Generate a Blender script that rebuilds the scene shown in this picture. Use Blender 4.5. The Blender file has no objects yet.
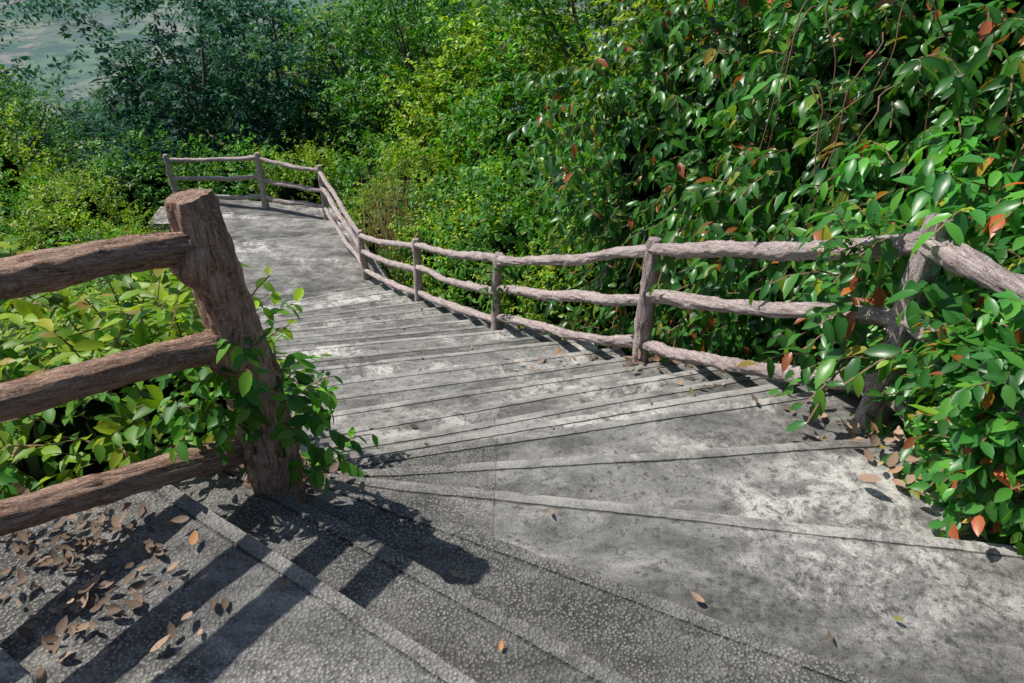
import bpy, math, random
import numpy as np
from mathutils import Vector, noise as mn
R = np.random.default_rng(7)
random.seed(7)
scene = bpy.context.scene
D = bpy.data

# ------------------------------------------------------------------ mesh accumulator
class Acc:
    def __init__(s):
        s.co=[]; s.lc=[]; s.tc=[]; s.n=0; s.loops=[]; s.cnt=[]; s.mat=[]
    def add(s, co, faces, mat=0, lc=None, tc=None):
        co=np.asarray(co,dtype=np.float64).reshape(-1,3); n=len(co)
        s.co.append(co)
        s.lc.append(np.zeros((n,4)) if lc is None else np.asarray(lc,dtype=float).reshape(n,4))
        s.tc.append(co.copy() if tc is None else np.asarray(tc,dtype=float).reshape(n,3))
        for f in faces:
            f=np.asarray(f,dtype=np.int64)
            if f.size==0: continue
            s.loops.append((f+s.n).ravel()); s.cnt.append(np.full(len(f),f.shape[1])); s.mat.append(np.full(len(f),mat))
        s.n+=n
    def mesh(s,name,mats,smooth=True):
        me=D.meshes.new(name)
        co=np.concatenate(s.co); lo=np.concatenate(s.loops); cn=np.concatenate(s.cnt); ma=np.concatenate(s.mat)
        me.vertices.add(len(co)); me.vertices.foreach_set('co',co.ravel().astype(np.float32))
        me.loops.add(len(lo)); me.loops.foreach_set('vertex_index',lo.astype(np.int32))
        st=np.concatenate([[0],np.cumsum(cn)[:-1]])
        me.polygons.add(len(cn)); me.polygons.foreach_set('loop_start',st.astype(np.int32))
        me.polygons.foreach_set('material_index',ma.astype(np.int32))
        me.polygons.foreach_set('use_smooth',np.full(len(cn),smooth))
        a=me.attributes.new('lc','FLOAT_COLOR','POINT'); a.data.foreach_set('color',np.concatenate(s.lc).ravel().astype(np.float32))
        a=me.attributes.new('tc','FLOAT_VECTOR','POINT'); a.data.foreach_set('vector',np.concatenate(s.tc).ravel().astype(np.float32))
        me.update(calc_edges=True); me.validate()
        for m in mats: me.materials.append(m)
        return me
    def obj(s,name,mats,smooth=True,parent=None):
        return mkobj(name,s.mesh(name,mats,smooth),parent)
def mkobj(name,me,parent=None,loc=(0,0,0),rz=0,sc=(1,1,1)):
    o=D.objects.new(name,me); scene.collection.objects.link(o)
    o.location=loc; o.rotation_euler=(0,0,rz); o.scale=sc
    if parent: o.parent=parent
    return o
def norm(v): return v/np.maximum(np.linalg.norm(v,axis=-1,keepdims=True),1e-9)

# ------------------------------------------------------------------ node helpers
def mat(name):
    m=D.materials.new(name); m.use_nodes=True; nt=m.node_tree; nt.nodes.clear(); return m,nt
def N(nt,t,**k):
    n=nt.nodes.new(t)
    for a,b in k.items(): setattr(n,a,b)
    return n
def L(nt,a,b): nt.links.new(a,b)
def ramp(nt,src,stops,interp='LINEAR'):
    r=nt.nodes.new('ShaderNodeValToRGB'); cr=r.color_ramp; cr.interpolation=interp
    while len(cr.elements)<len(stops): cr.elements.new(0.5)
    for e,(p,c) in zip(cr.elements,stops):
        e.position=p; e.color=(c if isinstance(c,tuple) else (c,c,c))+(1,)
    L(nt,src,r.inputs[0]); return r.outputs[0]
def mix(nt,f,a,b,mode='MIX'):
    m=nt.nodes.new('ShaderNodeMix'); m.data_type='RGBA'; m.blend_type=mode
    for s,v in ((m.inputs[0],f),(m.inputs[6],a),(m.inputs[7],b)):
        if hasattr(v,'links'): L(nt,v,s)
        elif isinstance(v,tuple): s.default_value=v+(1,)
        else: s.default_value=v
    return m.outputs[2]
def mth(nt,op,a,b=0.0,c=0.0):
    m=nt.nodes.new('ShaderNodeMath'); m.operation=op
    for s,v in zip(m.inputs,(a,b,c)):
        if hasattr(v,'links'): L(nt,v,s)
        else: s.default_value=v
    return m.outputs[0]
def noise(nt,vec,scale,detail=4,rough=.6,dist=0):
    n=N(nt,'ShaderNodeTexNoise'); n.inputs['Scale'].default_value=scale; n.inputs['Detail'].default_value=detail
    n.inputs['Roughness'].default_value=rough; n.inputs['Distortion'].default_value=dist
    L(nt,vec,n.inputs['Vector']); return n.outputs['Fac']
def mapping(nt,vec,sc=(1,1,1),rot=(0,0,0),loc=(0,0,0)):
    m=N(nt,'ShaderNodeMapping'); m.inputs['Scale'].default_value=sc; m.inputs['Rotation'].default_value=rot; m.inputs['Location'].default_value=loc
    L(nt,vec,m.inputs['Vector']); return m.outputs[0]
def finish(nt,col,rough,bump=None,strength=.5,dist=.01,trans=0,tcol=None,spec=.5):
    p=N(nt,'ShaderNodeBsdfPrincipled'); out=N(nt,'ShaderNodeOutputMaterial')
    if hasattr(col,'links'): L(nt,col,p.inputs['Base Color'])
    else: p.inputs['Base Color'].default_value=col+(1,)
    if hasattr(rough,'links'): L(nt,rough,p.inputs['Roughness'])
    else: p.inputs['Roughness'].default_value=rough
    p.inputs['Specular IOR Level'].default_value=spec
    if bump is not None:
        b=N(nt,'ShaderNodeBump'); b.inputs['Strength'].default_value=strength; b.inputs['Distance'].default_value=dist
        L(nt,bump,b.inputs['Height']); L(nt,b.outputs[0],p.inputs['Normal'])
    if trans>0:
        t=N(nt,'ShaderNodeBsdfTranslucent'); 
        if tcol is None: tcol=col
        L(nt,tcol,t.inputs[0])
        ms=N(nt,'ShaderNodeMixShader'); ms.inputs[0].default_value=trans
        L(nt,p.outputs[0],ms.inputs[1]); L(nt,t.outputs[0],ms.inputs[2]); L(nt,ms.outputs[0],out.inputs[0])
    else: L(nt,p.outputs[0],out.inputs[0])

def leaf_mat(name,stops,rough=.4,trans=.3,spec=.5,tint=(1.3,1.3,.5),ribc=(.14,.24,.05)):
    m,nt=mat(name)
    at=N(nt,'ShaderNodeAttribute',attribute_name='lc'); sp=N(nt,'ShaderNodeSeparateColor'); L(nt,at.outputs['Color'],sp.inputs[0])
    oi=N(nt,'ShaderNodeObjectInfo')
    c=ramp(nt,sp.outputs[0],stops)
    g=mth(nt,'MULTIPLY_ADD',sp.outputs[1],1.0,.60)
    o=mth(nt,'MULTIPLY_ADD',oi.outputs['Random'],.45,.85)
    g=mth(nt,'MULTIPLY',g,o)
    rib=mth(nt,'MULTIPLY',sp.outputs[2],.22)
    c2=mix(nt,1.0,c,g,'MULTIPLY')
    c3=mix(nt,rib,c2,ribc)
    tc=mix(nt,1.0,c3,tint,'MULTIPLY')
    finish(nt,c3,rough,trans=trans,tcol=tc,spec=spec)
    return m

# ------------------------------------------------------------------ materials
M_big=leaf_mat('leaf_glossy_dark',[(0,(.016,.105,.020)),(.5,(.038,.190,.028)),(.88,(.10,.31,.030)),(.94,(.28,.34,.03)),(.972,(.40,.08,.03)),(1,(.46,.11,.05))],.34,.38,.5)
M_med=leaf_mat('leaf_medium_green',[(0,(.022,.115,.014)),(.6,(.060,.215,.018)),(.97,(.15,.33,.022)),(1,(.24,.17,.04))],.46,.40,.35)
M_yel=leaf_mat('leaf_yellow_green',[(0,(.055,.175,.010)),(.5,(.165,.32,.010)),(.93,(.36,.46,.012)),(1,(.32,.18,.04))],.45,.42,.35)
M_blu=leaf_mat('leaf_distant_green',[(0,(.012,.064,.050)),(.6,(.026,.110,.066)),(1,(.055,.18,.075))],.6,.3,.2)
M_dry=leaf_mat('leaf_dry',[(0,(.06,.043,.032)),(.35,(.14,.096,.066)),(.6,(.25,.175,.125)),(.8,(.36,.24,.155)),(.9,(.46,.20,.055)),(.96,(.34,.30,.06)),(1,(.13,.22,.04))],.7,.12,.2,(1,.8,.5),(.3,.22,.15))
M_straw=leaf_mat('dry_grass_straw',[(0,(.30,.21,.11)),(1,(.55,.42,.24))],.7,.2,.2,(1,.9,.6),(.3,.22,.12))
m,nt=mat('stem'); finish(nt,(.19,.11,.06),.8); M_stem=m
m,nt=mat('painted_shade_core'); finish(nt,(.006,.011,.004),1,spec=0); M_core=m  # near-black filler inside shrubs, painted shade for the gaps between leaves
m,nt=mat('tree_bark'); at=N(nt,'ShaderNodeAttribute',attribute_name='tc'); f=noise(nt,mapping(nt,at.outputs['Vector'],(14,14,3)),1,4); c=ramp(nt,f,[(.3,(.05,.035,.025)),(.7,(.16,.12,.09))]); finish(nt,c,.9); M_bark=m

def fence_mat(name,lo,mid,hi):
    m,nt=mat(name)
    at=N(nt,'ShaderNodeAttribute',attribute_name='tc'); v=at.outputs['Vector']
    f1=noise(nt,mapping(nt,v,(75,75,13)),1,6,.72,1.2)
    f2=noise(nt,mapping(nt,v,(14,14,5)),1,4)
    f3=noise(nt,v,110,3)
    c=ramp(nt,f1,[(.34,lo),(.44,mid),(.58,hi)])
    c=mix(nt,ramp(nt,f2,[(.48,0.0),(.64,.6)]),c,tuple(.55*x for x in mid),'MIX')
    c=mix(nt,ramp(nt,f3,[(.53,0.0),(.64,.6)]),c,tuple(min(1,1.3*x) for x in hi))
    h=mth(nt,'MULTIPLY_ADD',f3,.35,f1)
    finish(nt,c,.85,h,1.0,.020,spec=.25)
    return m
M_f1=fence_mat('faux_log_concrete_grey_pink',(.09,.058,.053),(.42,.315,.29),(.62,.53,.50))
M_f2=fence_mat('faux_log_concrete_brown',(.065,.034,.022),(.38,.215,.145),(.62,.43,.32))

# concrete of the stairs
m,nt=mat('weathered_concrete'); M_conc=m
tcn=N(nt,'ShaderNodeTexCoord'); v=tcn.outputs['Object']
at=N(nt,'ShaderNodeAttribute',attribute_name='lc'); sp=N(nt,'ShaderNodeSeparateColor'); L(nt,at.outputs['Color'],sp.inputs[0])
at2=N(nt,'ShaderNodeAttribute',attribute_name='tc'); sp2=N(nt,'ShaderNodeSeparateXYZ'); L(nt,at2.outputs['Vector'],sp2.inputs[0])
xyz=N(nt,'ShaderNodeSeparateXYZ'); L(nt,v,xyz.inputs[0])
vs=mapping(nt,v,(.8,1.5,1.5),(0,0,-.2),(3.1,.4,0))
big=noise(nt,vs,.8,5,.6,.5)
med=noise(nt,vs,3.6,7,.75,.4)
fine=noise(nt,v,30,6,.8)
grit=noise(nt,v,170,2,.7)
col=ramp(nt,med,[(.32,(.080,.077,.071)),(.43,(.148,.143,.132)),(.54,(.235,.228,.210)),(.66,(.345,.333,.305))])
# chalky white stains
wfac=ramp(nt,big,[(.49,0.0),(.60,1.0)])
wdet=ramp(nt,noise(nt,v,5,9,.8,.6),[(.45,0.0),(.55,1.0)])
col=mix(nt,mth(nt,'MULTIPLY',mth(nt,'MULTIPLY',wfac,wdet),.78),col,(.66,.63,.57))
dm=mth(nt,'MULTIPLY',ramp(nt,noise(nt,vs,1.3,6,.7,.5),[(.38,1.0),(.52,0.0)]),ramp(nt,fine,[(.40,.7),(.62,.15)]))
col=mix(nt,dm,col,(.058,.057,.050))
col=mix(nt,ramp(nt,fine,[(.38,.75),(.47,0.0)]),col,(.058,.055,.048))
col=mix(nt,1.0,col,mth(nt,'MULTIPLY_ADD',sp2.outputs[0],.5,.78),'MULTIPLY')
wn=mth(nt,'MULTIPLY',sp.outputs[2],mth(nt,'MULTIPLY_ADD',sp.outputs[0],-.55,1.0))
worn=mth(nt,'MULTIPLY',wn,ramp(nt,wdet,[(0,.25),(1,.75)]))
col=mix(nt,worn,col,(.45,.43,.385))
col=mix(nt,mth(nt,'MULTIPLY',at.outputs['Alpha'],ramp(nt,med,[(.38,.95),(.60,.35)])),col,(.036,.035,.029))  # alpha darkens tread backs: dirt together with painted occlusion shade
# pebbled render
xn=mth(nt,'MULTIPLY_ADD',fine,.01,xyz.outputs[0])
xm=mth(nt,'LESS_THAN',xn,-.06)
peb=mth(nt,'MAXIMUM',sp.outputs[0],mth(nt,'MULTIPLY',sp.outputs[1],xm))
vo=N(nt,'ShaderNodeTexVoronoi'); vo.inputs['Scale'].default_value=105; L(nt,v,vo.inputs['Vector'])
pc=ramp(nt,mth(nt,'MULTIPLY_ADD',fine,.5,mth(nt,'SUBTRACT',vo.outputs['Distance'],.25)),[(.12,(.43,.415,.375)),(.32,(.225,.215,.195)),(.52,(.038,.036,.033))])
pc=mix(nt,.4,pc,col)
wear=ramp(nt,noise(nt,v,2.6,6,.7),[(.42,1.0),(.62,.2)])
pm=mth(nt,'MULTIPLY',peb,wear)
col=mix(nt,pm,col,pc)
ln=mth(nt,'LESS_THAN',mth(nt,'ABSOLUTE',mth(nt,'ADD',xn,.06)),.003)
col=mix(nt,mth(nt,'MULTIPLY',ln,mth(nt,'MULTIPLY',sp.outputs[1],.4)),col,(.05,.047,.04))
col=mix(nt,1.0,col,ramp(nt,grit,[(.3,.68),(.6,1.12)]),'MULTIPLY')
h=mth(nt,'ADD',mth(nt,'MULTIPLY_ADD',fine,.8,mth(nt,'MULTIPLY',grit,.3)),mth(nt,'MULTIPLY',mth(nt,'MULTIPLY',vo.outputs['Distance'],-.8),sp.outputs[0]))
finish(nt,col,.9,h,.85,.009,spec=.2)

# terrain
m,nt=mat('hillside_ground'); M_ter=m
tcn=N(nt,'ShaderNodeTexCoord'); v=tcn.outputs['Object']; xyz=N(nt,'ShaderNodeSeparateXYZ'); L(nt,v,xyz.inputs[0])
near=ramp(nt,noise(nt,v,6,6,.7),[(.35,(.018,.014,.008)),(.55,(.05,.038,.022)),(.7,(.09,.065,.035))])
vo=N(nt,'ShaderNodeTexVoronoi'); vo.inputs['Scale'].default_value=.035; L(nt,mapping(nt,v,(1,.45,1)),vo.inputs['Vector'])
sc=N(nt,'ShaderNodeSeparateColor'); L(nt,vo.outputs['Color'],sc.inputs[0])
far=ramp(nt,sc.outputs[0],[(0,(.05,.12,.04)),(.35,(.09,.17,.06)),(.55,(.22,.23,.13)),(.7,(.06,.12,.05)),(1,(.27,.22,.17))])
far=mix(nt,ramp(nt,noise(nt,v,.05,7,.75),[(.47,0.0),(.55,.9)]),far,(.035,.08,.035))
far=mix(nt,.32,far,(.19,.25,.33))  # aerial haze painted into the valley colour as a bluish mix
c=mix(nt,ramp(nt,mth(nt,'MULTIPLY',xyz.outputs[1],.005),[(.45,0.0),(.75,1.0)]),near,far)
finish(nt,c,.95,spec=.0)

# ------------------------------------------------------------------ terrain
TY=[-60,-8,-3,0,2.5,4.5,6.5,9,11,14.8,20,40,90,150,170,6000]
TZ=[24,1.2,-1.0,-2.1,-2.9,-3.8,-4.9,-5.9,-6.7,-6.9,-9.2,-18,-42,-60,-60,-60]
def hz(x,y): return np.interp(y,TY,TZ)
ys=np.concatenate([np.linspace(-60,-4,12),np.linspace(-3,24,80),np.linspace(26,180,50),[260,400,700,1200,2500,6000]])
xs=np.concatenate([[-4000,-1500,-600,-250],np.linspace(-120,-18,18),np.linspace(-16,16,80),np.linspace(18,120,18),[250,600,1500,4000]])
X,Y=np.meshgrid(xs,ys); Z=hz(X,Y)
Z=Z+np.array([[mn.noise(Vector((x*.35,y*.35,0)))*.25*(min(1,max(0,(abs(x+1)-4)/4))) for x in xs] for y in ys])*(Y<170)
co=np.stack([X,Y,Z],-1).reshape(-1,3); nx=len(xs)
ii=np.arange(len(ys)-1)[:,None]*nx+np.arange(nx-1)[None]; ii=ii.ravel()
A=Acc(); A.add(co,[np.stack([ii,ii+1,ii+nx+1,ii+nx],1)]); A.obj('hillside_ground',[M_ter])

# ------------------------------------------------------------------ stairs
E=[] # (inner, outer, z of tread above this edge, kind)
E.append(((-3.2,.2),(-.6,-1.9),-1.24,1))
E.append(((-2.4,.85),(.5,-1.2),-1.36,1))
E.append(((-1.75,1.40),(1.3,-.50),-1.48,1))
E.append(((-1.16,1.75),(2.0,-.38),-1.60,1))
E.append(((-.98,1.93),(2.15,-.10),-1.72,1))
E.append(((-.94,2.10),(2.3,.55),-1.84,1))
E.append(((-.92,2.137),(2.4,1.65),-1.96,2))
E.append(((-.92,2.227),(2.3,2.51),-2.08,2))
E.append(((-.95,2.39),(1.98,3.06),-2.20,2))
ob=[(1.98,3.06,-2.2),(1.23,4.70,-3.17),(.12,6.75,-4.17),(-1.02,9.05,-5.14),(-2.15,11.1,-5.88)]
ib=[(-.95,2.39,-2.2),(-1.15,3.1,-2.7),(-1.60,4.05,-3.17),(-2.6,6.3,-4.17),(-3.45,8.4,-5.14),(-4.3,10.1,-5.88)]
nst=18; rise=(5.88-2.20)/nst
for k in range(1,nst):
    z=-2.20-rise*k
    zz=-z
    o=tuple(np.interp(zz,[-p[2] for p in ob],[p[i] for p in ob]) for i in (0,1))
    i_=tuple(np.interp(zz,[-p[2] for p in ib],[p[i] for p in ib]) for i in (0,1))
    j=random.uniform(-.05,.05); j2=random.uniform(-.03,.03)
    E.append(((i_[0],i_[1]+j2),(o[0]+j,o[1]+j2),z,0))
treads=[]
A=Acc()
def tread(Bi,Bo,Fi,Fo,z,kind,drop=.45,square=True):
    Bi,Bo,Fi,Fo=[np.array(p,float) for p in (Bi,Bo,Fi,Fo)]
    if square:
        e=norm(Fo-Fi); pb=np.array([e[1],-e[0]]); dd=np.dot(Bo-Fo,pb); Bo2=Fo+pb*dd
        if np.dot(Bo2-Bo,e)<0: Bo=Bo2
    n=110; t=np.linspace(0,1,n)
    F=Fi+(Fo-Fi)*t[:,None]; B=Bi+(Bo-Bi)*t[:,None]
    wob=np.array([mn.noise(Vector((p[0]*1.5,p[1]*1.5,z*7)))*.008+mn.noise(Vector((p[0]*25,p[1]*25,z*5)))*.0035 for p in F])
    chip=np.array([min(0,mn.noise(Vector((p[0]*12,p[1]*12,z*9)))+.38)*.06 for p in F])
    dn=norm(F-B); Ln=np.linalg.norm(F-B,axis=1)
    F=F+dn*wob[:,None]
    tone=random.random()
    prof=[(9,0,0,1),(.5,0,0,.6),(.25,0,0,.1),(.062,0,0.05,0),(.060,-.005,0,.7),(.052,-.005,0,.7),(.050,0,.4,0),(.02,0,.7,0),(.004,0,1,0),(0,-.005,.8,0),(0,-.02,.2,.6),(.0,-drop,0,1.2)]  # last column: dirt and painted occlusion shade, strongest at the tread back
    rows=[];lc=[]
    zl=np.array([mn.noise(Vector((p[0]*1.5,p[1]*1.5,z*3)))*.004 for p in F])
    for d,dz,noz,dirt_shade in prof:
        if d==9: dv=Ln*.999
        elif d==.5: dv=Ln*(.80 if kind==0 else .90)
        elif d==.25: dv=Ln*.5
        else: dv=np.minimum(d,Ln*.4*d/.08)
        P=F-dn*dv[:,None]
        zz=zl.copy()
        if d<=.004 and dz>-.1: P=P+dn*chip[:,None]; 
        rows.append(np.column_stack([P,np.full(n,z+dz)+zz]))
        q=np.zeros((n,4)); q[:,0]=1. if kind==1 else 0; q[:,1]=1. if kind==2 else 0; q[:,2]=noz; q[:,3]=dirt_shade*(1 if kind==0 or d not in (.5,.25) else .35); lc.append(q)
    m_=len(prof); co=np.concatenate(rows); lc=np.concatenate(lc)
    idx=(np.arange(m_-1)[:,None]*n+np.arange(n-1)[None]).ravel()
    A.add(co,[np.stack([idx,idx+n,idx+n+1,idx+1],1)],0,lc,tc=np.tile([tone,0,0],(len(co),1)))
    for P0,P1 in ((Bi,Fi),(Fo,Bo)):
        q=np.array([[*P0,z-.004],[*P1,z-.016],[*P1,z-1.0],[*P0,z-1.0]]); A.add(q,[[[0,1,2,3]]],0,tc=np.tile([.4,0,0],(4,1)))
    treads.append((np.array([Bi,Bo,Fo,Fi]),z))
for k in range(1,len(E)):
    tread(E[k-1][0],E[k-1][1],E[k][0],E[k][1],E[k][2],E[k][3],square=(k>9))
zL=-5.88
tread(E[-1][0],E[-1][1],(-5.2,12.3),(-2.95,12.9),zL,0,square=False)
tread((-5.2,12.3),(-2.95,12.9),(-5.9,13.8),(-3.4,13.45),zL-.05,0,square=False)
tread((-5.9,13.8),(-3.4,13.45),(-6.2,14.75),(-3.45,14.15),zL-.10,0,square=False)
tread((-5.9,14.0),(-5.9,14.7),(-6.4,14.0),(-6.5,14.8),zL-.2,0,square=False)
tread((-6.4,14.0),(-6.5,14.8),(-7.4,14.0),(-7.5,14.9),zL-.36,0,square=False)
A.obj('concrete_stairway',[M_conc],smooth=False)
def inpoly(p,poly):
    c=False; n=len(poly)
    for i in range(n):
        a=poly[i]; b=poly[(i+1)%n]
        if (a[1]>p[1])!=(b[1]>p[1]) and p[0]<(b[0]-a[0])*(p[1]-a[1])/(b[1]-a[1])+a[0]: c=not c
    return c
def gz(x,y):
    zs=[z for poly,z in treads if inpoly((x,y),poly)]
    return max(zs) if zs else float(hz(x,y))+.05

# ------------------------------------------------------------------ tubes (logs)
def tube(acc,pts,rad,seg=14,step=.03,amp=.10,twist=1.5,mat_=0,seed=0,cap=True,knots=0,rough=True):
    pts=[np.array(p,float) for p in pts]; rad=list(rad)
    d=[0]
    for a,b in zip(pts[:-1],pts[1:]): d.append(d[-1]+np.linalg.norm(b-a))
    n=max(3,int(d[-1]/step)); s=np.linspace(0,d[-1],n)
    P=np.stack([np.interp(s,d,[p[i] for p in pts]) for i in range(3)],1)
    if len(pts)>2:
        for _ in range(max(1,n//12)):
            Q=P.copy(); Q[1:-1]=(P[:-2]+P[1:-1]*2+P[2:])/4; P=Q
    r=np.interp(s,d,rad)
    T=norm(np.gradient(P,axis=0)); up=np.array([0,0,1.]) if abs(T[0][2])<.8 else np.array([0,1.,0])
    U=norm(np.cross(T,up)); V=np.cross(U,T)
    kn=[(random.uniform(.1,.9)*d[-1],random.uniform(0,6.28)) for _ in range(knots)]
    co=np.zeros((n,seg,3)); tc=np.zeros((n,seg,3))
    for i in range(n):
        endf=1.0
        if cap:
            e=min(s[i],d[-1]-s[i]); endf=1-.16*max(0,1-e/.035)
        for j in range(seg):
            a=2*math.pi*j/seg; at=a+twist*s[i]
            k=1.0
            if rough:
                k+=amp*1.0*mn.noise(Vector((math.cos(at)*1.2+seed,math.sin(at)*1.2,s[i]*2.6)))
                k+=amp*1.0*mn.noise(Vector((math.cos(at)*4+seed,math.sin(at)*4,s[i]*5.5)))
                k+=amp*.5*mn.noise(Vector((math.cos(at)*7+seed,math.sin(at)*7,s[i]*16)))
                for ks,ka in kn:
                    q=((s[i]-ks)/.035)**2+(math.sin((a-ka)/2)*2/.55)**2
                    if q<4: k+=.24*math.exp(-q)-.12*math.exp(-q*6)
            k*=endf*r[i]
            co[i,j]=P[i]+U[i]*math.cos(a)*k+V[i]*math.sin(a)*k
            tc[i,j]=(math.cos(at)*.06+seed,math.sin(at)*.06,s[i])
    idx=np.arange(n-1)[:,None]*seg+np.arange(seg)[None]; nxt=np.arange(n-1)[:,None]*seg+(np.arange(seg)[None]+1)%seg
    f=np.stack([idx,nxt,nxt+seg,idx+seg],-1).reshape(-1,4)
    acc.add(co.reshape(-1,3),[f],mat_,tc=tc.reshape(-1,3))
    for e,i in ((0,0),(1,n-1)):
        c=np.concatenate([co[i],(P[i]+T[i]*(.006 if e else -.006))[None]]); t=np.concatenate([tc[i],[[seed,0,s[i]]]])
        t=t+np.array([0,0,.2])
        q=np.arange(seg); fl=np.stack([q,(q+1)%seg,np.full(seg,seg)],1)
        if not e: fl=fl[:,::-1]
        acc.add(c,[fl],mat_,tc=t)

def empty(name):
    e=D.objects.new(name,None); scene.collection.objects.link(e); return e
def fence(name,posts,tops,segs,material,rr,pr,fr=(.92,.57,.21)):
    root=empty(name)
    for i,(b,t) in enumerate(zip(posts,tops)):
        a=Acc(); b=np.array(b,float); t=np.array(t,float)
        near=b[1]<5
        mid=(b+t)/2+np.array([random.uniform(-.012,.012),random.uniform(-.012,.012),0])
        tube(a,[b-np.array([0,0,.35]),b,mid,t],[pr*1.15,pr*1.12,pr,pr*.92],seg=26 if near else 14,step=.014 if near else .04,amp=.24,seed=i*3.1,knots=3)
        a.obj('post_%d'%(i+1),[material],parent=root)
    for i,j in segs:
        for q,h in enumerate(fr):
            b0=np.array(posts[i],float); t0=np.array(tops[i],float); b1=np.array(posts[j],float); t1=np.array(tops[j],float)
            p0=b0+(t0-b0)*(h+random.uniform(-.03,.03)); p1=b1+(t1-b1)*(h+random.uniform(-.03,.03))
            dr=norm(p1-p0); p0=p0-dr*.03; p1=p1+dr*.03
            near=min(p0[1],p1[1])<5; a=Acc()
            k=6; pl=[p0+(p1-p0)*u+np.array([0,0,-.035*math.sin(u*math.pi)])+(R.normal(0,.014,3) if 0<u<1 else 0) for u in np.linspace(0,1,k)]
            tube(a,pl,[rr*random.uniform(.88,1.12) for _ in range(k)],seg=26 if near else 12,step=.016 if near else .05,amp=.28,twist=random.uniform(1,3.5),seed=i*7.7+q*2.3,knots=5)
            a.obj('rail_%d_%d'%(i+1,q+1),[material],parent=root)
    return root
posts=[(1.75,1.15,-1.9),(1.665,2.68,-2.22),(.96,4.60,-3.22),(-.16,6.60,-4.2),(-1.27,8.9,-5.2),(-2.43,11.0,-5.9),(-3.64,13.6,-5.95),(-5.0,14.2,-6.0),(-6.96,14.65,-6.15)]
tops=[(1.75,1.15,-.90),(1.66,2.68,-1.17),(.965,4.60,-2.16),(-.13,6.60,-3.26),(-1.26,8.9,-4.18),(-2.45,11.0,-5.02),(-3.64,13.6,-4.87),(-4.98,14.2,-4.83),(-7.0,14.65,-5.02)]
fence('rustic_log_fence',posts,tops,[(i,i+1) for i in range(len(posts)-1)],M_f1,.042,.056)

# left fence, nearer
root=empty('rustic_log_fence')
a=Acc(); tube(a,[(-.765,1.80,-2.05),(-.775,1.815,-1.5),(-.80,1.83,-1.1),(-.84,1.82,-.735)],[.084,.074,.068,.064],seg=38,step=.009,amp=.26,seed=2.2,knots=6)
for zc,r_ in ((-.90,.078),(-1.20,.082),(-1.56,.084)):
    x=-.84+(-.735-zc)*.09
    tube(a,[(x-.02,1.805,zc-.07),(x-.02,1.80,zc),(x-.02,1.805,zc+.07)],[.056,r_,.056],seg=26,step=.012,amp=.30,seed=zc*9)
a.obj('post_1',[M_f2],parent=root)
a=Acc(); tube(a,[(-1.80,.60,-2.0),(-1.80,.60,-1.2),(-1.82,.60,-.42)],[.08,.075,.066],seg=24,step=.02,amp=.18,seed=4); a.obj('post_2',[M_f2],parent=root)
for q,(p0,p1,r_) in enumerate([((-.835,1.80,-.867),(-1.134,1.458,-.784),.041),((-.82,1.80,-1.172),(-1.19,1.375,-1.063),.040),((-.84,1.82,-1.585),(-1.27,1.312,-1.375),.041)]):
    a=Acc(); p0=np.array(p0);p1=np.array(p1); d=(p1-p0); p2=p0+d*2.2; p3=p0+d*(3.2 if q<2 else 2.5)
    s0=p0-d*.12
    tube(a,[s0,p0+d*.5+np.array([0,0,.006]),p1,p2+np.array([0,0,.01]),p3],[r_*1.12,r_,r_*1.03,r_*.98,r_],seg=32,step=.010,amp=.21,twist=1.2,seed=q*5.3+1,knots=7)
    a.obj('rail_%d'%(q+1),[M_f2],parent=root)

# ------------------------------------------------------------------ leaves
def T_ovate(w=.5,curl=.16):
    st=[(.14,.60),(.42,1.0),(.74,.70)]; v=[(0,0,0)]
    for u,k in st:
        dz=-curl*u*u
        v+= [(u,-k*w/2,dz+.07*k),(u,0,dz),(u,k*w/2,dz+.07*k)]
    v.append((1,0,-curl))
    f3=[(0,2,1),(0,3,2),(7,8,10),(8,9,10)]
    f4=[(1,2,5,4),(2,3,6,5),(4,5,8,7),(5,6,9,8)]
    rib=[1,0,1,0,0,1,0,0,1,0,1]
    return np.array(v),np.array(f3),np.array(f4),np.array(rib,float)
def T_diam(w=.5,f=.07):
    v=[(0,0,0),(.45,-w/2,f),(1,0,-f),(.45,w/2,f)]
    return np.array(v,float),np.array([(0,1,2),(0,2,3)]),np.zeros((0,4),int),np.zeros(4)
OV=T_ovate(); OVN=T_ovate(.5,.2); OVL=T_ovate(.44,.3); OVC=T_ovate(.5,-.35); DI=T_diam(.55)
def put_leaves(acc,pos,dr,nr,size,T,cl,mat_=0,rnd=None):
    tv,f3,f4,rib=T; n=len(pos); k=len(tv)
    dr=norm(dr); side=norm(np.cross(nr,dr)); nr=np.cross(dr,side)
    co=pos[:,None]+size[:,None,None]*(tv[None,:,0:1]*dr[:,None]+tv[None,:,1:2]*side[:,None]+tv[None,:,2:3]*nr[:,None])
    off=(np.arange(n)*k)[:,None,None]
    fs=[(f3[None]+off).reshape(-1,3)]
    if len(f4): fs.append((f4[None]+off).reshape(-1,4))
    lc=np.zeros((n,k,4)); lc[:,:,0]=(R.random(n) if rnd is None else rnd)[:,None]; lc[:,:,1]=cl[:,None]; lc[:,:,2]=rib[None]; lc[:,:,3]=1
    acc.add(co.reshape(-1,3),fs,mat_,lc.reshape(-1,4))
DOWN=np.array([0,0,-1.])
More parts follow.
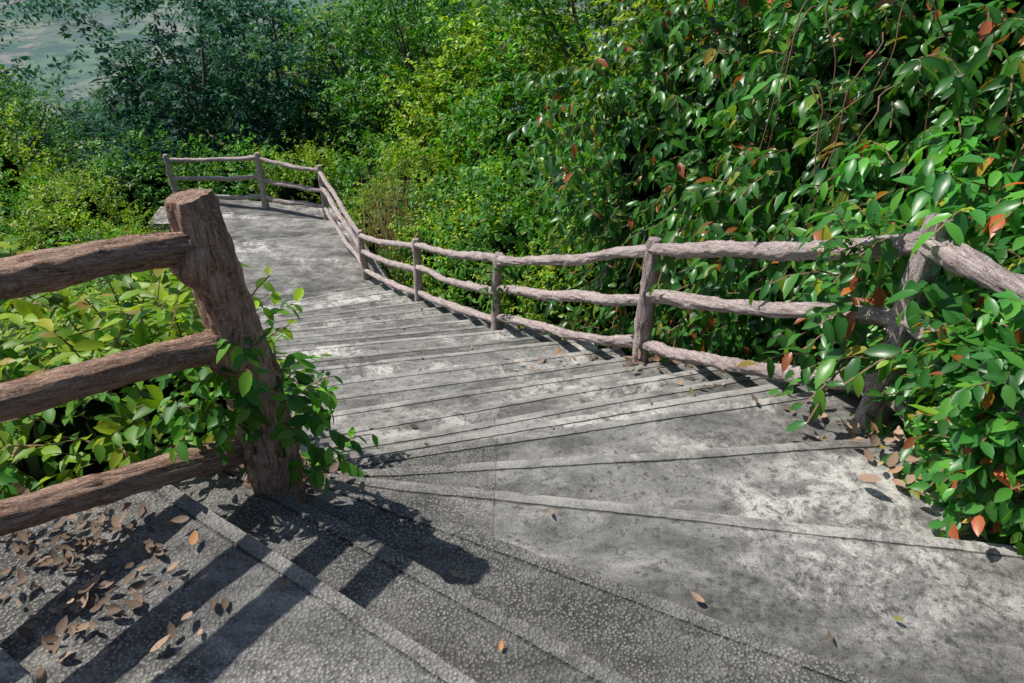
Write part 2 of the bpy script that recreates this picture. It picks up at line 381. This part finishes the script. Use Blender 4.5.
def sprays(acc,st,dr,ln,nl,size,droop,T,cl,mat_=0,stem=None,stemw=.003):
    n=len(st); dr=norm(dr); ln=np.broadcast_to(ln,(n,))*R.uniform(.7,1.25,n)
    s=np.linspace(.12,1,nl)
    P=st[:,None]+dr[:,None]*(ln[:,None]*s)[...,None]+DOWN*(droop*ln[:,None]*s**2)[...,None]
    td=norm(dr[:,None]+DOWN*(2*droop*s)[None,:,None]+np.zeros((n,nl,3)))
    sg=np.where(np.arange(nl)%2==0,1,-1.)[None,:,None]
    side=norm(np.cross(td,np.array([0,0,1.])+R.normal(0,.35,(n,1,3))))
    ld=norm(.55*td+side*sg*.85+DOWN*(.15+droop*.6)+R.normal(0,.28,(n,nl,3)))
    nr=norm(np.array([0,0,1.])+.5*dr[:,None]+R.normal(0,.38,(n,nl,3)))
    sz=size*R.uniform(.65,1.15,(n,nl))*(1-.25*s)[None]
    put_leaves(acc,P.reshape(-1,3),ld.reshape(-1,3),nr.reshape(-1,3),sz.ravel(),T,np.repeat(cl,nl),mat_)
    if stem is not None:
        q=np.linspace(0,1,4)
        C=st[:,None]+dr[:,None]*(ln[:,None]*q)[...,None]+DOWN*(droop*ln[:,None]*q**2)[...,None]
        sd=norm(np.cross(dr,R.normal(0,1,(n,3))))*stemw
        V=np.stack([C-sd[:,None],C+sd[:,None]],2)
        off=(np.arange(n)*8)[:,None,None]
        f=np.array([[0,1,3,2],[2,3,5,4],[4,5,7,6]])[None]+off
        acc.add(V.reshape(-1,3),[f.reshape(-1,4)],stem)
def sph(n,up=0.):
    v=norm(R.normal(0,1,(n,3))); v[:,2]+=up; return norm(v)
def blob(acc,c,rad,nt,ln,nl,size,droop,T,mat_=0,stem=None,lump=.28,seed=0,up=.15,core=None,stemw=.003,depth=.5,half=None):
    c=np.array(c,float); rad=np.array(rad,float)
    d=sph(nt,up)
    if half is not None:   # keep leaves off the buried back side
        h=np.array(half,float); h/=np.linalg.norm(h); back=(d@h)<-.35; d[back]-=2*(d[back]@h)[:,None]*h
    k=np.array([1+lump*mn.noise(Vector(x*2.3)+Vector((seed,0,0)))*1.6 for x in d])
    sh=1-depth*R.random(nt)**1.7
    st=c+d*rad*(k*sh)[:,None]
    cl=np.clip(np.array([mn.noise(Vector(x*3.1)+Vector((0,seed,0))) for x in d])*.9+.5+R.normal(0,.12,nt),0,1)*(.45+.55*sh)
    dd=norm(d*.9+R.normal(0,.5,(nt,3))+np.array([0,0,.25]))
    sprays(acc,st,dd,ln,nl,size,droop,T,cl,mat_,stem,stemw)
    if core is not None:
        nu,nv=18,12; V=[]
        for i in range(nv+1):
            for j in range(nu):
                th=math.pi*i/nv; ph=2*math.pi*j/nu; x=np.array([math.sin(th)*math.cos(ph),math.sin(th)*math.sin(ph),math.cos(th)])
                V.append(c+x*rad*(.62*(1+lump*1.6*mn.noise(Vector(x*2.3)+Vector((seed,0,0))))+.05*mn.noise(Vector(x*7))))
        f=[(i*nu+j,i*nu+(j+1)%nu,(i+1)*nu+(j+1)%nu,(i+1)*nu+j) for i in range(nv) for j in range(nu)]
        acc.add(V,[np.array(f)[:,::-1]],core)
def shrub_mesh(name,leafmat,rad,nt,ln,nl,size,droop,T,seed,lump=.38):
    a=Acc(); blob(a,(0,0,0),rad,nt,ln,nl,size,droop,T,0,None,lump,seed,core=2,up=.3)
    return a.mesh(name,[leafmat,M_stem,M_core])

# near large-leaved bushes on the right
big_defs=[((3.25,3.1,-2.2),(1.35,1.25,2.1),1400,.16,11.),((3.0,5.1,-2.3),(1.55,1.5,2.25),1700,.165,5.),((2.2,7.3,-2.9),(1.7,1.6,2.3),1400,.16,23.),((4.9,5.2,-1.4),(1.5,1.5,2.3),900,.175,31.),((4.2,7.8,-2.0),(1.8,1.7,2.6),1000,.175,41.)]
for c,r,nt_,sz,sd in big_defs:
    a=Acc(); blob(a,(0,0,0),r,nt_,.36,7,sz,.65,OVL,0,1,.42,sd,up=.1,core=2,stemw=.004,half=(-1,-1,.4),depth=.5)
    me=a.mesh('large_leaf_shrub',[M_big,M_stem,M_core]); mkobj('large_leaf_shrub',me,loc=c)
# bare hanging stems over the shrubs
a=Acc()
for i in range(18):
    x=random.uniform(1.5,3.0); y=4.5-(x-1.6)*.9+random.uniform(-.2,.3); z=random.uniform(-1.3,-.4)
    p=[np.array([x,y,z])]
    dx=random.uniform(-.25,.25)
    for k in range(5): p.append(p[-1]+np.array([dx*.4+random.uniform(-.08,.08),random.uniform(-.10,.04),-.14*(k*.5+.4)+random.uniform(-.04,.08)]))
    tube(a,p,[.006,.005,.005,.004,.003,.002],seg=5,step=.05,rough=False,cap=False)
a.obj('dry_vine_stems',[M_stem])
# overhanging growth around the right post
a=Acc()
blob(a,(1.71,1.98,-1.62),(.15,.27,.38),240,.12,6,.10,.4,OV,0,1,.3,2.,stemw=.003,depth=.9)
blob(a,(1.76,2.20,-1.90),(.16,.22,.24),120,.12,6,.10,.4,OV,0,1,.3,2.5,stemw=.003,depth=.9)
blob(a,(1.66,2.30,-1.55),(.09,.16,.13),40,.10,6,.09,.4,OV,0,1,.3,2.7,stemw=.003,depth=.9)
blob(a,(1.90,1.70,-1.45),(.20,.28,.30),110,.13,6,.10,.4,OV,0,1,.3,12.,stemw=.003,depth=.9)
blob(a,(1.98,2.42,-1.80),(.30,.42,.50),110,.20,6,.11,.4,OV,0,1,.3,2.,stemw=.003,depth=.9)
blob(a,(1.48,2.86,-1.38),(.12,.10,.15),22,.11,5,.075,.4,OV,0,1,.3,3.,depth=.9)
blob(a,(2.2,2.9,-2.2),(.4,.4,.5),120,.22,6,.11,.5,OV,0,1,.3,4.,depth=.9)
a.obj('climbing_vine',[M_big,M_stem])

S_med=[shrub_mesh('medium_shrub',M_med,(1.0,1.0,1.0),800,.26,8,.09,.35,OV if i==0 else DI,50+i*3.) for i in range(3)]
S_yel=[shrub_mesh('yellow_green_shrub',M_yel,(1.0,1.0,1.0),1000,.26,9,.07,.3,DI,70+i*3.) for i in range(3)]
def put(meshes,name,x,y,s,zs=1.,lift=.35):
    mkobj(name,random.choice(meshes),loc=(x,y,float(hz(x,y))+lift*s),rz=random.uniform(0,6.28),sc=(s,s,s*zs))
for x,y,s,zs in [(.95,8.6,1.1,1.3),(.2,9.9,1.25,1.5),(-.5,11.3,1.3,1.4),(-1.2,12.9,1.2,1.2),(-1.8,14.6,1.3,1.2),(1.0,11.6,1.6,1.6),(.0,13.8,1.7,1.5),(2.6,10.5,1.9,1.8),(-1.5,16.8,1.8,1.4),(-3.2,16.0,1.2,1.35),(-4.7,16.2,1.2,1.35),(-6.3,16.6,1.3,1.3),(-2.7,14.6,.8,1.2)]:
    put(S_yel if random.random()<.6 else S_med,'wild_shrub',x,y,s,zs)
for x,y,s,zs in [(-3.1,4.4,.75,1),(-4.0,5.6,.85,1.),(-4.5,7.2,.9,1.),(-5.5,8.7,1.0,1.),(-5.8,7.0,1.1,1.),(-6.6,10.4,1.0,1.),(-7.4,9.0,1.2,1.1),(-8.1,12.0,1.1,1.1),(-7.2,12.5,.8,1.1),(-9.1,10.3,1.3,1.3),(-8.8,14.0,1.1,1.1),(-10.4,12.3,1.5,1.4),(-4.8,5.0,.9,1),(-6.4,6.0,1.1,1.1),(-8.2,7.6,1.3,1.2),(-10,9,1.5,1.3),(-9,16.5,1.5,1.1),(-11.3,15.2,1.6,1.3),(-12,12,1.6,1.3),(-7.9,17.5,1.3,1),(-14,16.5,1.7,1.3)]:
    put(S_med if random.random()<.35 else S_yel,'wild_shrub',x,y,s,zs)

# near plant under the left rails, bright yellow-green
a=Acc()
blob(a,(-1.65,2.50,-1.88),(.75,.40,.50),125,.25,6,.115,.2,OVN,0,1,.3,6.,depth=.6,up=.4)
blob(a,(-1.30,2.10,-1.75),(.40,.22,.38),50,.18,6,.10,.2,OVN,0,1,.3,8.,depth=.6,up=.4)
blob(a,(-2.6,2.4,-1.9),(.8,.6,.6),100,.25,7,.115,.2,OVN,0,1,.3,7.,depth=.7,up=.4)
blob(a,(-2.3,3.3,-2.5),(.9,.6,.6),120,.25,7,.115,.2,OVN,0,1,.3,9.,depth=.7,up=.4)
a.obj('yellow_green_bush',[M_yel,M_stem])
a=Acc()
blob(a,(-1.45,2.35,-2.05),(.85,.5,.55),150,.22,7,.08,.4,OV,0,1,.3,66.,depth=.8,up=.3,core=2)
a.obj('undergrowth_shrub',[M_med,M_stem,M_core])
a=Acc()
blob(a,(-.70,1.86,-1.50),(.11,.12,.21),40,.06,5,.075,.4,OV,0,1,.3,16.,depth=.5)
blob(a,(-.92,1.76,-1.38),(.16,.08,.13),34,.07,5,.08,.4,OV,0,1,.3,18.,depth=.5)
blob(a,(-.77,1.72,-1.22),(.05,.03,.10),9,.05,4,.07,.4,OV,0,1,.3,28.,depth=.5)
blob(a,(-1.0,1.95,-1.62),(.25,.10,.14),36,.12,5,.07,.4,OV,0,1,.3,19.,depth=.5)
a.obj('climbing_vine',[M_med,M_stem])
a=Acc(); blob(a,(-.14,6.55,-3.5),(.12,.12,.30),40,.12,5,.07,.4,OV,0,1,.3,26.,depth=.5); a.obj('climbing_vine',[M_med,M_stem])

# ------------------------------------------------------------------ trees
def tree_mesh(name,H,Rr,leafmat,seed,nc=66,nt_=26,size=.2):
    a=Acc(); rs=np.random.default_rng(int(seed))
    tube(a,[(0,0,-.6),(.1,0,H*.2),(.05,.15,H*.45),(.2,.1,H*.75)],[.17,.13,.10,.04],seg=9,step=.25,amp=.1,mat_=1,seed=seed,cap=False)
    cl=[]
    for i in range(nc):
        d=norm(rs.normal(0,1,3)); k=rs.uniform(.45,1.)**.6
        cl.append(np.array([d[0]*Rr*k,d[1]*Rr*k,H*.56+d[2]*H*.42*k]))
    for i in range(8):
        e=cl[i]; tube(a,[(.05,.1,H*.35+i*.05*H*.4),(e[0]*.5,e[1]*.5,(e[2]+H*.4)/2),tuple(e)],[.07,.045,.015],seg=6,step=.3,amp=.1,mat_=1,seed=i,cap=False)
    for i,c in enumerate(cl):
        r=rs.uniform(.45,.95)
        blob(a,c,(r,r,r*.75),nt_,.38,8,size,.3,DI,0,None,.3,seed+i,depth=.9,up=.3)
    return a.mesh(name,[leafmat,M_bark])
TB=[tree_mesh('broadleaf_tree',8,2.6,M_blu,3.,),tree_mesh('broadleaf_tree',7,2.8,M_blu,9.)]
TM=[tree_mesh('broadleaf_tree',7.5,2.8,M_med,13.,size=.18),tree_mesh('broadleaf_tree',6.5,2.6,M_yel,19.,size=.17)]
def ptree(meshes,x,y,s):
    mkobj('broadleaf_tree',random.choice(meshes),loc=(x,y,float(hz(x,y))-.1),rz=random.uniform(0,6.28),sc=(s,s,s*random.uniform(.95,1.1)))
for x,y,s in [(-8.6,21,1.05),(-7.0,23.5,1.15),(-9.6,23,.9)]: ptree(TB,x,y,s)
for x,y,s in [(-4.0,22,.95),(-2.2,20,.9),(-.2,18.5,.95),(2.0,17,1.),(4.0,15,1.05),(-4.5,27,1.25),(-1.5,25,1.2),(1.5,23,1.2),(6.5,13.5,1.1),(7,9.5,1.0)]: ptree(TM,x,y,s)
for x,y,s in [(-13,19,.58),(-16,21,.60),(-14,25,.70),(-18,25,.74),(-13.5,29,.80),(-17,30,.80),(-21,30,.80),(-15.5,34,.84),(-20,36,.84),(-25,36,.86),(-12,35,.92),(-9,31,1.2)]: ptree(TB+TM[:1],x,y,s)
# the scattered tree cover of the valley floor
a=Acc()
n=8000; px=R.uniform(-620,20,n); py=R.uniform(230,1100,n); msk=np.array([mn.noise(Vector((x*.012,y*.008,3)))>-.10 for x,y in zip(px,py)]); px=px[msk];py=py[msk]
for sx in range(8):
    P=np.stack([px+R.normal(0,2,len(px)),py+R.normal(0,2,len(px)),np.full(len(px),-59.)+R.uniform(0,4,len(px))],1)
    put_leaves(a,P,sph(len(px)),sph(len(px)),R.uniform(1.5,3,len(px)),DI,R.random(len(px)))
a.obj('valley_trees',[M_blu],smooth=False)

# ------------------------------------------------------------------ fallen leaves
def litter(pts,size,rnd=None):
    n=len(pts); a_=R.uniform(0,6.28,n)
    dr=np.stack([np.cos(a_),np.sin(a_),R.normal(.0,.12,n)],1); nr=norm(np.array([0,0,1.])+R.normal(0,.35,(n,3)))
    P=np.array([(x,y,gz(x,y)+h) for x,y,h in pts])
    put_leaves(LT,P,dr,nr,np.broadcast_to(size,(n,))*R.uniform(.5,1.25,n),OVC,R.random(n),0,rnd)
LT=Acc()
def patch(cx,cy,sx,sy,n,size,hmax=.03,lo=0,hi=1): 
    litter([(cx+R.normal(0,sx),cy+R.normal(0,sy),.008+R.random()*hmax) for _ in range(n)],size,R.uniform(lo,hi,n))
patch(-1.08,1.22,.12,.10,60,.042,.02,0,.87)
patch(-.95,1.20,.18,.14,26,.036,.01,0,.87)
patch(-1.2,1.38,.12,.08,70,.040,.03,0,.7)
patch(-1.3,1.50,.15,.06,80,.042,.05,0,.7)
patch(-.85,1.86,.10,.04,34,.05,.05,0,.93)
patch(-.72,2.05,.10,.08,30,.05,.03,.2,.95)
patch(1.60,2.3,.10,.20,60,.085,.06,.4,.96)
patch(1.5,2.75,.16,.15,26,.05,.03)
patch(1.02,4.5,.14,.12,70,.09,.09,.3,.95)
patch(.6,5.2,.3,.3,34,.06)
patch(1.2,3.8,.15,.4,30,.05)
patch(-.2,2.0,1.0,.9,34,.03,.005,0,.93)
patch(-1.2,6,.9,2,50,.045,.005)
patch(-2.0,7,.4,2,30,.045,.01)
litter([(-.86,1.08,.02),(.13,1.90,.02),(-.16,1.50,.02),(1.16,1.45,.02),(1.25,1.22,.02),(.95,1.4,.02),(1.6,1.9,.02),(.6,1.5,.02)],.055,np.array([.75,.78,.7,.97,.99,.7,.9,.8]))
LT.obj('fallen_leaves',[M_dry])
# dry grass tufts by the lower rail
a=Acc(); n=90
P=np.stack([R.normal(-2.1,.30,n),R.normal(12.3,.3,n),np.full(n,-6.3)],1)
put_leaves(a,P,np.stack([R.normal(0,.16,n),R.normal(0,.16,n),np.ones(n)],1),R.normal(0,1,(n,3)),R.uniform(.9,2.1,n),T_diam(.014,.002),R.random(n),0)
a.obj('dry_grass',[M_straw],smooth=False)

# ------------------------------------------------------------------ light, sky, camera
sd=Vector((-.62,.25,.96)).normalized()
el=math.asin(sd.z); az=math.atan2(sd.x,sd.y)
w=D.worlds.new('World'); scene.world=w; w.use_nodes=True; nt=w.node_tree; nt.nodes.clear()
sk=nt.nodes.new('ShaderNodeTexSky'); sk.sky_type='NISHITA'; sk.sun_disc=False; sk.sun_elevation=el; sk.sun_rotation=az
bg=nt.nodes.new('ShaderNodeBackground'); bg.inputs[1].default_value=.12; ow=nt.nodes.new('ShaderNodeOutputWorld')
nt.links.new(sk.outputs[0],bg.inputs[0]); nt.links.new(bg.outputs[0],ow.inputs[0])
sl=D.lights.new('sun','SUN'); sl.energy=5.0; sl.angle=math.radians(.5); sl.color=(1,.96,.90)
so=D.objects.new('sun',sl); scene.collection.objects.link(so); so.rotation_euler=sd.to_track_quat('Z','Y').to_euler()
cam=D.cameras.new('camera'); cam.lens=745/1024*36; cam.sensor_width=36; cam.clip_end=9000; cam.clip_start=.05
co_=D.objects.new('camera',cam); scene.collection.objects.link(co_); co_.rotation_euler=(math.radians(57),0,0); co_.location=(0,0,0)
scene.camera=co_
scene.view_settings.view_transform='Standard'; scene.view_settings.look='None'; scene.view_settings.exposure=0
